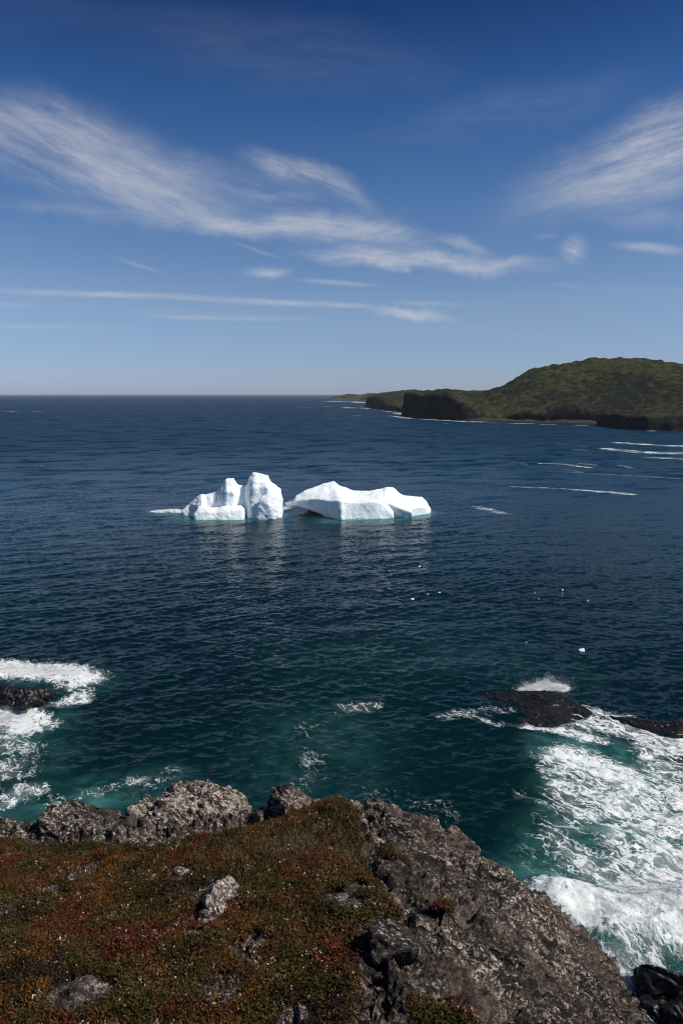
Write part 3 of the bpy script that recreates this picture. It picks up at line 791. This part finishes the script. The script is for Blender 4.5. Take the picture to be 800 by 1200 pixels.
boulder('boulder', 'grey lichen-speckled boulder at the brink, second from the left edge', 'boulder',
        [px_hull([(44, 990, -.05), (52, 956, 0), (62, 949, .05), (92, 952, .05), (122, 962, 0), (146, 975, -.05), (140, 1000, -.25), (95, 1006, -.3), (55, 1006, -.25)], 5.32, .35),
         px_hull([(100, 985, -.2), (140, 968, .0), (150, 985, -.1), (145, 1002, -.25), (110, 1008, -.3)], 5.3, .3)], .014, ROCK, 0.62, seed=2.0)
boulder('boulder', 'largest boulder at the brink, broad and pale, rounded on top with white lichen', 'boulder',
        [px_hull([(164, 992, -.1), (170, 962, 0), (178, 944, .08), (196, 938, .1), (232, 933, .12), (258, 940, .1), (275, 956, .0), (287, 980, -.05), (280, 1000, -.25), (220, 1008, -.4), (175, 1004, -.3)], 5.3, .45),
         px_hull([(148, 955, .1), (160, 944, .12), (182, 946, .1), (172, 975, -.02), (150, 968, .05)], 5.35, .3)], .014, PALE_ROCK, 0.55, seed=5.0)
boulder('boulder', 'small low slab leaning in the dark gap beside the broad pale boulder', 'boulder',
        [px_hull([(120, 985, -.15), (140, 973, -.05), (160, 970, -.05), (164, 976, -.1), (150, 990, -.25), (126, 998, -.3)], 5.15, .16)], .012, ROCK, 0.4, seed=9.0)
boulder('boulder', 'small speckled rock between the broad pale boulder and the upright block', 'boulder',
        [px_hull([(288, 982, -.05), (292, 964, .0), (303, 957, .05), (318, 960, .05), (322, 975, -.05), (310, 992, -.2), (292, 992, -.15)], 5.12, .2)], .012, PALE_ROCK, 0.4, seed=13.0)
boulder('boulder', 'upright angular block with a black shaded left face, highest at the brink', 'boulder',
        [px_hull([(311, 962, .0), (316, 940, .05), (319, 926, .08), (333, 922, .1), (352, 930, .05), (368, 940, .05), (372, 955, -.05), (350, 972, -.2), (332, 974, -.3), (334, 946, -.22)], 5.12, .22)], .011, ROCK, 0.38, seed=17.0)
boulder('boulder', 'lichen-grey boulder cut by the left edge, with a buff grassy side', 'boulder',
        [px_hull([(-40, 990, -.1), (-30, 968, .05), (-8, 966, .1), (8, 972, .1), (20, 982, 0), (22, 1000, -.15), (-20, 1006, -.3)], 5.45, .3)], .014, ROCK, 0.5, seed=21.0)
boulder('boulder', 'rounded lichen ledge rock right of the grassy knoll at the brink', 'boulder',
        [px_hull([(424, 962, .0), (432, 946, .1), (446, 943, .12), (462, 952, .08), (478, 968, .0), (470, 990, -.2), (440, 988, -.2)], 5.05, .3)], .013, ROCK, 0.5, seed=25.0)
def ground_rock(label, px, py, sx, sy, sz, seed, rot, mat=PALE_ROCK, amp=.32):
    x, y = on_ground(px, py); z = float(terr(np.array([x]), np.array([y]))[0])
    boulder('rock', label, 'rock', [lump(x, y, z - 0.02, sx, sy, sz, seed, rot=rot)], .010, mat, amp, seed=seed)
ground_rock('pale rock poking out of the heath below the grassy knoll, shaded on its left', 250, 1056, .17, .30, .13, 3, -.35)
ground_rock('striped grey-white rock set in the heath at the bottom left', 92, 1178, .27, .15, .09, 8, .75, ROCK, .22)
ground_rock('small pale stone in a bare patch in the middle of the heath', 288, 1128, .07, .09, .045, 14, .3, ROCK, .2)
ground_rock('small lichen stone at the right rim of the heath beside bare rock', 398, 1052, .13, .11, .06, 19, .5, ROCK, .22)
ground_rock('pale angular rock with a black shaded hollow on its left, low on the bare slope', 462, 1126, .17, .14, .12, 23, .2, ROCK, .3)

# ------------------------------------------------------------------ rocks in the surf
def sea_rock(label, pts, voxel, amp, seed, mat=WET_ROCK):
    return boulder('sea_rock', label, 'sea rock', pts, voxel, mat, amp, seed=seed, rel=0.24, smooth=1)
def sr(px, py, z=0.0):
    x, y = at_sea(px, py, z); return (x, y, z)
sea_rock('dark wet rock ringed by white surf at the left edge',
         [[sr(-60, 830, -1), sr(-60, 800, -1), sr(-30, 812, 1.3), sr(0, 812, 1.5), sr(10, 803, 1.2), sr(14, 832, -1), sr(20, 820, 1.0), sr(-20, 836, -1)],
          [sr(10, 835, -1), sr(18, 810, 1.5), sr(45, 806, 1.2), sr(62, 812, .6), sr(74, 815, -.8), sr(66, 826, -.8), sr(35, 834, -1), sr(30, 826, .9)]], .07, 3.6, 31.0)
sea_rock('low flat black rock awash with a white wave at its top, right of centre',
         [[sr(548, 828, -.5), sr(566, 810, .0), sr(610, 809, .16), sr(640, 809, .38), sr(657, 812, .38), sr(672, 819, .16), sr(697, 838, .1), sr(712, 848, -.5),
           sr(650, 852, .1), sr(600, 852, -.1), sr(560, 846, -.5), sr(640, 858, -.7)]], .07, 0.9, 37.0)
sea_rock('long black reef breaking the surf at the right edge',
         [[sr(690, 842, -.8), sr(712, 838, .1), sr(760, 843, .4), sr(800, 848, .6), sr(850, 852, .6), sr(850, 872, -.6), sr(790, 862, .3), sr(740, 850, .1), sr(700, 848, -.8)]], .07, 0.9, 41.0)
sea_rock('large black wedge-shaped boulder at the cliff foot in the bottom right corner',
         [[sr(744, 1134, 1.1), sr(750, 1128, 1.6), sr(766, 1130, 1.7), sr(812, 1148, 1.5), sr(838, 1160, .4), sr(830, 1172, -1), sr(745, 1168, -1), sr(752, 1164, .5), sr(740, 1150, -1), sr(800, 1168, .4)]], .05, 1.3, 43.0)
for i, (lb, px, py, sx, sy, sz) in enumerate([
        ('low wet rock half under foam left of the large wedge-shaped boulder', 706, 1152, 1.0, .6, .7),
        ('wet black rock in trickling foam directly below the large wedge-shaped boulder', 788, 1188, .9, .7, .8),
        ('dark rock touching the cliff slope below and left of the large wedge-shaped boulder', 752, 1196, .9, .8, .9),
        ('small wet rock wedged against the cliff slope where the surf runs out', 728, 1176, .6, .5, .6)]):
    x, y = at_sea(px, py)
    sea_rock(lb, [lump(x, y, 0.0, sx, sy, sz, 60 + i)], .05, 1.8, 50.0 + i)

# ------------------------------------------------------------------ icebergs
def ice_material():
    m, t, p, out, pos = material('glacier_ice')
    z = t.sep(pos)[2]
    n = t.noise(pos, 0.35, 5, 0.6)
    c = t.mix(t.ss(n, 0.3, 0.7), (0.80, 0.88, 0.92), (0.92, 0.94, 0.95))
    band = t.math('ABSOLUTE', t.math('SUBTRACT', t.noise(t.maprot(pos, (0.3, 0.5, 0.2), (0.05, 0.4, 0.12)), 1.0, 3, 0.6, 0.6), 0.5))
    c = t.mix(t.math('MULTIPLY', t.ss(band, 0.022, 0.004), 0.30), c, (0.42, 0.68, 0.80))       # old meltwater veins
    c = t.mix(t.ss(z, 0.40, 0.0), c, (0.50, 0.76, 0.76))      # water-polished green ice at the waterline
    t.put(p.inputs['Base Color'], c)
    p.inputs['Roughness'].default_value = 0.55
    p.inputs['Specular IOR Level'].default_value = 0.3
    p.inputs['Subsurface Weight'].default_value = 0.25
    p.inputs['Subsurface Radius'].default_value = (0.25, 0.5, 0.6)
    p.inputs['Subsurface Scale'].default_value = 0.6
    h = t.math('ADD', t.math('MULTIPLY', t.noise(pos, 1.4, 6, 0.6), 0.35), t.math('MULTIPLY', t.vor(pos, 0.9, 'SMOOTH_F1'), 0.25))
    t.put(p.inputs['Normal'], t.bump(h, 0.5, 0.5))
    return m
ICE = ice_material()
B0 = at_sea(400, 605)[1]
def ip(px, py, d=0.0): return tuple(at(px, py, B0 + d))
def dn(px, py, d=0.0, z=-1.5):
    q = at(px, py, B0 + d); return (q.x, q.y, z)

def iceberg(label, pieces, voxel, amp, seed, soft=0.5, smooth=4):
    allp = np.array([p for pc in pieces for p in pc]); c = np.array([allp[:, 0].mean(), allp[:, 1].mean(), 0.0])
    V, F, N = solid([[tuple(np.array(p) - c) for p in pc] for pc in pieces], voxel, smooth)
    Q = V + seed
    f1, f2, cid = worley(Q * 0.55 + 0.3 * np.stack([fbm(Q * .6, 2)] * 3, -1))
    d = amp * (fbm(Q * 0.35, 4) * 0.8 + (0.45 - f1) * 0.55 * soft + fbm(Q * 1.6, 3) * 0.22 * soft + np.minimum(0, fbm(Q * (0.9, 0.9, 0.4) + 4, 3, 0.5, True)) * 0.45)
    V = V + N * (d + 0.10)[:, None]
    o = mesh_np('iceberg', V, F, ICE); o.location = c
    return tag(o, label, 'iceberg')

def slices(zoom, x0, y0, rows):
    """rows along the skyline: (x, y, ridge front, ridge back, mid height y or None, mid depth, foot) where foot is a waterline
    depth, or (y, depth) for an overhang that hangs clear of the water"""
    out = []
    def pts(r, e):
        x, y, rf, rb, my, md, ft = r
        px, py = x0 + x / zoom + e, y0 + y / zoom
        q = [ip(px, py, rf), ip(px, py, rb)]
        if my is not None: q.append(ip(px, y0 + my / zoom, md))
        if isinstance(ft, tuple): q += [ip(px, y0 + ft[0] / zoom, ft[1]), ip(px, y0 + ft[0] / zoom, rb)]
        else: q += [dn(px, 600, ft), dn(px, 600, rb + 2.5)]
        return q
    for r, s in zip(rows[:-1], rows[1:]):
        out.append(pts(r, -.35) + pts(s, .35))
    return out

LEFT_BERG = slices(4.7, 180, 545, [
    (158, 252, 1.0, 2.0, None, 0, .6), (200, 214, 1.4, 3.0, None, 0, -.4), (242, 180, 1.4, 3.2, 225, -.6, -1.6), (264, 163, 1.2, 2.6, 210, -.8, -1.8), (292, 165, 1.8, 3.6, 205, .2, -1.0),
    (332, 154, 1.6, 3.8, 205, .2, -1.0), (358, 137, 1.2, 3.6, 200, -.4, -1.4), (376, 116, .8, 3.4, 190, -1.2, -2.2), (394, 86, .8, 3.0, 165, -1.4, -2.6), (404, 74, .9, 2.8, 150, -1.4, -2.8), (440, 75, 1.0, 3.0, 150, -1.2, -2.6),
    (454, 100, 1.2, 3.2, 165, -.4, -1.6), (464, 113, 1.5, 3.5, 180, .2, -1.0), (508, 117, 1.2, 4.0, 190, .4, -.6), (526, 98, .6, 4.2, 170, -1.0, -2.0), (532, 72, .6, 4.2, 160, -1.5, -2.6),
    (548, 46, .8, 4.2, 130, -1.5, -2.9), (592, 51, .8, 4.4, 120, -1.2, -2.9), (630, 58, 1.0, 4.4, 130, -1.6, -3.0), (642, 92, .8, 4.4, 150, -1.5, -2.8), (668, 110, .8, 4.2, 165, -1.2, -2.4), (692, 134, .8, 4.0, 180, -.6, -1.9), (706, 188, .8, 3.4, 215, .0, -1.0), (700, 232, .6, 3.0, None, 0, -.6)])
LEFT_BERG += slices(4.7, 180, 545, [
    (222, 285, -3.4, -1.0, None, 0, -4.0), (246, 231, -2.2, -.4, 262, -3.2, -4.6), (300, 234, -2.2, -.4, 262, -3.4, -4.9), (332, 239, -2.2, -.4, 265, -3.4, -4.8), (380, 232, -2.2, -.4, 260, -3.6, -5.0), (430, 228, -2.2, -.4, 255, -3.4, -4.8), (482, 222, -2.0, -.2, 250, -3.2, -4.6), (496, 243, -2.2, -.4, 265, -3.2, -4.2)])
LEFT_BERG += [[ip(303, 584, -2.7), ip(312, 577, -2.2), ip(323, 583, -2.4), dn(300, 603, -3.5), dn(324, 603, -3.3), ip(314, 592, -3.5)]]
iceberg('left iceberg, ragged ridge rising from a low ramp to a tall block at right', LEFT_BERG, .14, 0.42, 3.0, soft=0.9, smooth=2)
RIGHT_BERG = slices(4.21, 330, 545, [
    (62, 178, 3.5, 5.5, None, 0, (188, 3.6)), (72, 154, 4.0, 6.5, 180, 2.6, (194, 3.2)), (112, 128, 4.6, 8.0, 172, 1.6, (212, 2.2)), (160, 112, 5.0, 8.5, 168, .8, (226, 1.0)), (205, 96, 5.6, 8.8, 172, -.4, (244, -.4)),
    (238, 88, 6.0, 8.8, 178, -1.4, -1.6), (258, 82, 6.2, 8.2, 178, -2.0, -2.6), (268, 90, 6.0, 8.8, 178, -2.4, -3.2), (280, 103, 5.8, 9.0, 178, -3.0, -4.0), (294, 107, 5.8, 9.0, 178, -3.3, -4.4), (312, 111, 5.6, 9.0, 182, -2.9, -4.0),
    (346, 127, 5.4, 9.0, 186, -2.6, -3.7), (382, 130, 5.2, 9.0, 187, -2.5, -3.6), (432, 130, 5.0, 9.0, 185, -2.5, -3.6), (470, 122, 5.0, 9.0, 183, -2.4, -3.4), (498, 118, 5.0, 9.0, 195, -2.2, -3.2), (516, 110, 4.8, 9.0, 214, -2.2, -3.0),
    (548, 112, 4.8, 9.0, 245, -2.2, -2.4), (562, 124, 4.6, 9.0, 205, 1.0, .4), (572, 136, 4.6, 9.0, 196, 1.2, .6), (602, 152, 4.8, 9.0, 205, .6, .6), (645, 157, 5.0, 9.0, 215, .2, .2), (690, 160, 5.0, 8.6, 205, 1.6, 1.8), (712, 182, 5.0, 8.2, 212, 2.4, 2.8), (731, 216, 4.6, 7.0, None, 0, 4.2)])
RIGHT_BERG += [[ip(452, 589.5, -1.0), ip(470, 590, -.2), ip(482, 596, -1.0), ip(483, 600.5, -1.8), ip(462, 594, -1.4), dn(466, 602, -.4), dn(484, 604, -1.6), dn(478, 601, 2), ip(470, 588, 2)]]
iceberg('right iceberg, long and low, smooth sloping top with a peaked left end', RIGHT_BERG, .14, 0.30, 21.0, soft=0.3, smooth=7)

def ice_bit(label, px, py, sx, sz, seed, group=None):
    x, y = at_sea(px, py)
    V, F, N = solid([lump(0, 0, .02, sx, sx * .7, sz, seed, 12), lump(sx * .5, 0, .02, sx * .4, sx * .4, sz * 1.6, seed + 1, 10)], max(sx / 10, .02), 2)
    o = mesh_np('ice_chunk', V + N * (fbm(V * 6 / sx + seed, 3) * .08 * sx)[:, None], F, ICE)
    o.location = (x, y, 0.03)
    tag(o, label, 'ice chunk', group)
GB = 'bits of ice adrift in front of the icebergs'
for i, (lb, px, py, sx, sz) in enumerate([
        ('largest drifting ice chunk, flat with a raised end, alone at the right', 681, 763, .42, .22),
        ('drifting white ice bit, nearest of the three below the right iceberg', 482.5, 703, .34, .18),
        ('small ice speck in the middle of the three below the right iceberg', 501, 697, .19, .15),
        ('small ice speck, rightmost of the three below the right iceberg', 514.5, 695, .21, .15),
        ('white ice bit nearest to the right iceberg, below its right end', 490.5, 664.5, .30, .18),
        ('tiny ice speck, leftmost of those below the right iceberg', 455, 690, .15, .12),
        ('bright ice speck far right of the icebergs, farther than its neighbour', 658, 692, .20, .18),
        ('bright ice speck far right of the icebergs, rightmost of all', 688, 705, .20, .16),
        ('tiny ice speck between the icebergs and the far right specks', 626, 695, .12, .10),
        ('tiny lone ice speck halfway down the water, left of the largest chunk', 616, 754, .12, .10),
        ('tiny ice speck close below another, left of the bright far right specks', 630.5, 702, .12, .1),
        ('lone white ice speck far out on the left side of the sea', 49, 546, .35, .28)]):
    ice_bit(lb, px, py, sx, sz, 100 + 7 * i, GB if i < 11 else None)

# ------------------------------------------------------------------ heath plants
def leaf_material(name, rough=0.5):
    m, t, p, out, pos = material(name)
    t.put(p.inputs['Base Color'], t.attr('tint', 'Color'))
    p.inputs['Roughness'].default_value = rough
    p.inputs['Specular IOR Level'].default_value = 0.08
    return m

def build_heath(n_sprigs=210000, per=5):
    rg = np.random.default_rng(21)
    x = rg.uniform(-6.5, 1.5, n_sprigs * 3); y = rg.uniform(0.4, 5.7, n_sprigs * 3)
    keep = (rg.random(len(x)) < np.where((x > -3.9) & (y > 1.9), 1.0, 0.6)) & (rg.random(len(x)) < terr(x, y, 'h') ** 1.5)
    gap = fbm(xyz(x, y) * 5.5 + 40, 3) + 0.25 * rg.normal(size=len(x))
    keep &= gap > -0.38
    x, y = x[keep][:n_sprigs], y[keep][:n_sprigs]; n = len(x)
    z = terr(x, y)
    q = xyz(x, y)
    hum = fbm(q * 7 + 3, 3)
    hgt = (0.020 + 0.050 * np.clip(hum + .2, 0, 1.3)) * rg.uniform(.3, 1.25, n)
    # colour families drift across the mat
    a = fbm(q * 2.1 + 60, 4) * 1.25 + .10 * rg.normal(size=n); b = fbm(q * 2.6 + 80, 4) * 1.25 + .10 * rg.normal(size=n)
    pal = np.array([(.044, .042, .009), (.060, .040, .011), (.086, .024, .012), (.102, .047, .012), (.027, .018, .009), (.36, .30, .25), (.085, .066, .052)])
    k = np.where(a > .21, 2, np.where(b > .18, 3, np.where(a < -.24, 4, np.where(b < -.14, 0, 1))))
    r = rg.random(n)
    k = np.where(r < .02, 2, np.where(r < .05, 3, np.where(r < .15, 4, k)))
    k = np.where((fbm(q * 2.6 + 120, 4) > .30) & (r > .25), 6, k)      # withered greyish patches
    k = np.where(r > .990 - .13 * (fbm(q * 4.3 + 140, 3) > .24), 5, k)
    c0 = pal[k] * rg.uniform(.75, 1.3, (n, 1)) * (0.58 + 0.80 * np.clip(fbm(q * 9 + 200, 3) + .5, 0, 1.2))[:, None]
    ex, ey, ez, cc, fr = [], [], [], [], []
    base = np.stack([x, y, z], -1)
    lean = rg.normal(size=(n, 3)) * (.35, .35, .1) + (0, 0, 1); lean /= np.linalg.norm(lean, axis=1)[:, None]
    V = []; C = []
    for j in range(per):
        f = (j + .6) / per
        o = base + lean * (hgt * f)[:, None] + rg.normal(size=(n, 3)) * (.006, .006, .003)
        az_ = rg.random(n) * 6.283; up = rg.uniform(.1, 1.1, n)
        dr = np.stack([np.cos(az_), np.sin(az_), up], -1); dr /= np.linalg.norm(dr, axis=1)[:, None]
        sd = np.cross(dr, rg.normal(size=(n, 3))); sd /= np.linalg.norm(sd, axis=1)[:, None] + 1e-9
        L = rg.uniform(.007, .016, n)[:, None]; W = L * rg.uniform(.22, .42, n)[:, None]
        V.append(np.stack([o, o + dr * L * .5 + sd * W, o + dr * L, o + dr * L * .5 - sd * W], 1))
        C.append(np.repeat((c0 * rg.uniform(.75, 1.3, (n, 1)))[:, None, :], 4, 1))
    V = np.concatenate(V).reshape(-1, 3); C = np.concatenate(C).reshape(-1, 3)
    F = np.arange(len(V)).reshape(-1, 4)
    o = mesh_np('heath_plants', V, F, leaf_material('heath_leaf'), smooth=False, attrs={'tint': C})
    tag(o, 'low mat of rust red, ochre and olive heath plants on the clifftop', 'heath', kind='stuff')
build_heath()

def build_grass():
    rg = np.random.default_rng(33)
    spots = [(385, 958, .28, 1500, 0), (345, 990, .30, 2200, 1), (400, 1000, .22, 1300, 1), (310, 1005, .3, 1300, 1), (415, 970, .12, 350, 0), (270, 1000, .2, 350, 1), (450, 1000, .08, 120, 1),
             (25, 985, .12, 220, 1), (370, 1030, .3, 500, 0), (440, 1060, .12, 150, 0), (85, 985, .12, 120, 0), (505, 1190, .12, 120, 0), (330, 1090, .5, 350, 1), (200, 1120, .7, 260, 1), (100, 1060, .6, 220, 1)]
    V = []; C = []; F = []
    nb = 0
    for px, py, r, n, dry in spots:
        cx, cy = on_ground(px, py)
        for i in range(n):
            x = cx + rg.normal() * r * .55; y = cy + rg.normal() * r * .55
            z = float(terr(np.array([x]), np.array([y]))[0]) - .004
            L = rg.uniform(.025, .085) * (1.0 if dry else .8); w = rg.uniform(.0007, .0015)
            az_ = rg.normal() * .9 + (0.3 if dry else 0.0); bend = rg.uniform(.2, 1.1)
            dx, dy = math.cos(az_), math.sin(az_); px_, py_ = -dy, dx
            c = np.array((.19, .135, .065) if rg.random() < (.75 if dry else .25) else (.055, .058, .014)) * rg.uniform(.6, 1.3)
            for k in range(4):
                f = k / 3.0
                h = L * f * (1 - .35 * bend * f); o = L * bend * f * f * .9
                ww = w * (1 - .85 * f)
                V.append((x + dx * o + px_ * ww, y + dy * o + py_ * ww, z + h)); V.append((x + dx * o - px_ * ww, y + dy * o - py_ * ww, z + h))
                C.append(c); C.append(c)
            b = nb * 8
            for k in range(3): F.append((b + 2 * k, b + 2 * k + 1, b + 2 * k + 3, b + 2 * k + 2))
            nb += 1
    o = mesh_np('grass', np.array(V), np.array(F), leaf_material('grass_blade', .6), smooth=False, attrs={'tint': np.array(C)})
    tag(o, 'dry tan and olive grass on the knoll at the brink', 'grass', kind='stuff')
build_grass()

# ------------------------------------------------------------------ flying spray
def build_spray(label, strokes, n, height, size, seed):
    rg = np.random.default_rng(seed)
    P = []
    for pts, w, wt in strokes:
        W = [at_sea(*p) for p in pts]; m = int(n * wt)
        sg = rg.integers(0, len(W) - 1, m); u = rg.random(m)
        A = np.array(W)
        c = A[sg] * (1 - u)[:, None] + A[sg + 1] * u[:, None] + rg.normal(size=(m, 2)) * w * .5
        puff = np.clip(fbm(xyz(c[:, 0], c[:, 1]) * 1.3 + seed, 3) * 2.2 + .5, .06, 1.7) ** 1.4
        z = rg.exponential(.42, m) * height * puff
        keep = z < height * 1.5
        P.append(np.column_stack([c, z])[keep])
    P = np.concatenate(P)
    k = len(P)
    s = size * np.exp(rg.normal(size=k) * .45)
    T = np.array([(1, 1, 1), (1, -1, -1), (-1, 1, -1), (-1, -1, 1)]) / 1.73
    R = rg.normal(size=(k, 3, 3)); R, _ = np.linalg.qr(R)
    V = P[:, None, :] + np.einsum('kij,tj->kti', R, T) * s[:, None, None] * (1, 1, 1.3)
    F = (np.array([(0, 1, 2), (0, 3, 1), (0, 2, 3), (1, 3, 2)])[None] + 4 * np.arange(k)[:, None, None]).reshape(-1, 3)
    o = mesh_np('sea_spray', V.reshape(-1, 3), F, SPRAY, smooth=True)
    tag(o, label, 'sea spray', kind='stuff')
m_, t_, p_, out_, pos_ = material('white_spray')
df_ = t_.new('ShaderNodeBsdfDiffuse'); df_.inputs[0].default_value = (.9, .9, .9, 1)
tl_ = t_.new('ShaderNodeBsdfTranslucent'); tl_.inputs[0].default_value = (.9, .9, .9, 1)
mx_ = t_.new('ShaderNodeMixShader'); mx_.inputs[0].default_value = .3
t_.l.new(df_.outputs[0], mx_.inputs[1]); t_.l.new(tl_.outputs[0], mx_.inputs[2]); t_.l.new(mx_.outputs[0], out_.inputs[0])
SPRAY = m_
build_spray('white spray thrown up by the wave breaking at the cliff foot, lower right',
            [([(672, 1080), (700, 1085), (740, 1088), (780, 1084), (815, 1080)], 2.0, .72), ([(690, 1100), (735, 1125), (790, 1105)], 1.6, .28)], 230000, 1.7, .0095, 3)
build_spray('white spray of the surf round the dark rock at the left edge',
            [([(-15, 784), (45, 787), (82, 792)], 1.6, .6), ([(-10, 836), (25, 843)], 1.4, .4)], 15000, .55, .018, 5)
build_spray('little white wave top breaking over the low flat black rock',
            [([(612, 810), (640, 802), (660, 808)], .8, 1.0)], 6500, .8, .017, 7)

# ------------------------------------------------------------------ haze
def build_haze():
    bm = bmesh.new()
    r = bmesh.ops.create_cube(bm, size=1.0)
    for v in bm.verts:
        v.co = (v.co.x * 90000, v.co.y * 90000, (v.co.z + 0.5) * 108.0 - 9.0)
    me = bpy.data.meshes.new('haze'); bm.to_mesh(me); bm.free()
    m = bpy.data.materials.new('haze_air'); m.use_nodes = True
    t = NT(m.node_tree); t.n.clear()
    out = t.new('ShaderNodeOutputMaterial'); v = t.new('ShaderNodeVolumePrincipled')
    v.inputs['Color'].default_value = (0.80, 0.88, 1.0, 1)
    v.inputs['Density'].default_value = HAZE_DENSITY
    t.l.new(v.outputs[0], out.inputs['Volume'])
    m.cycles.homogeneous_volume = True
    me.materials.append(m)
    o = bpy.data.objects.new('haze', me); COL.objects.link(o)
    tag(o, 'pale sea haze that fades the far headlands and horizon', 'haze', kind='stuff')
build_haze()
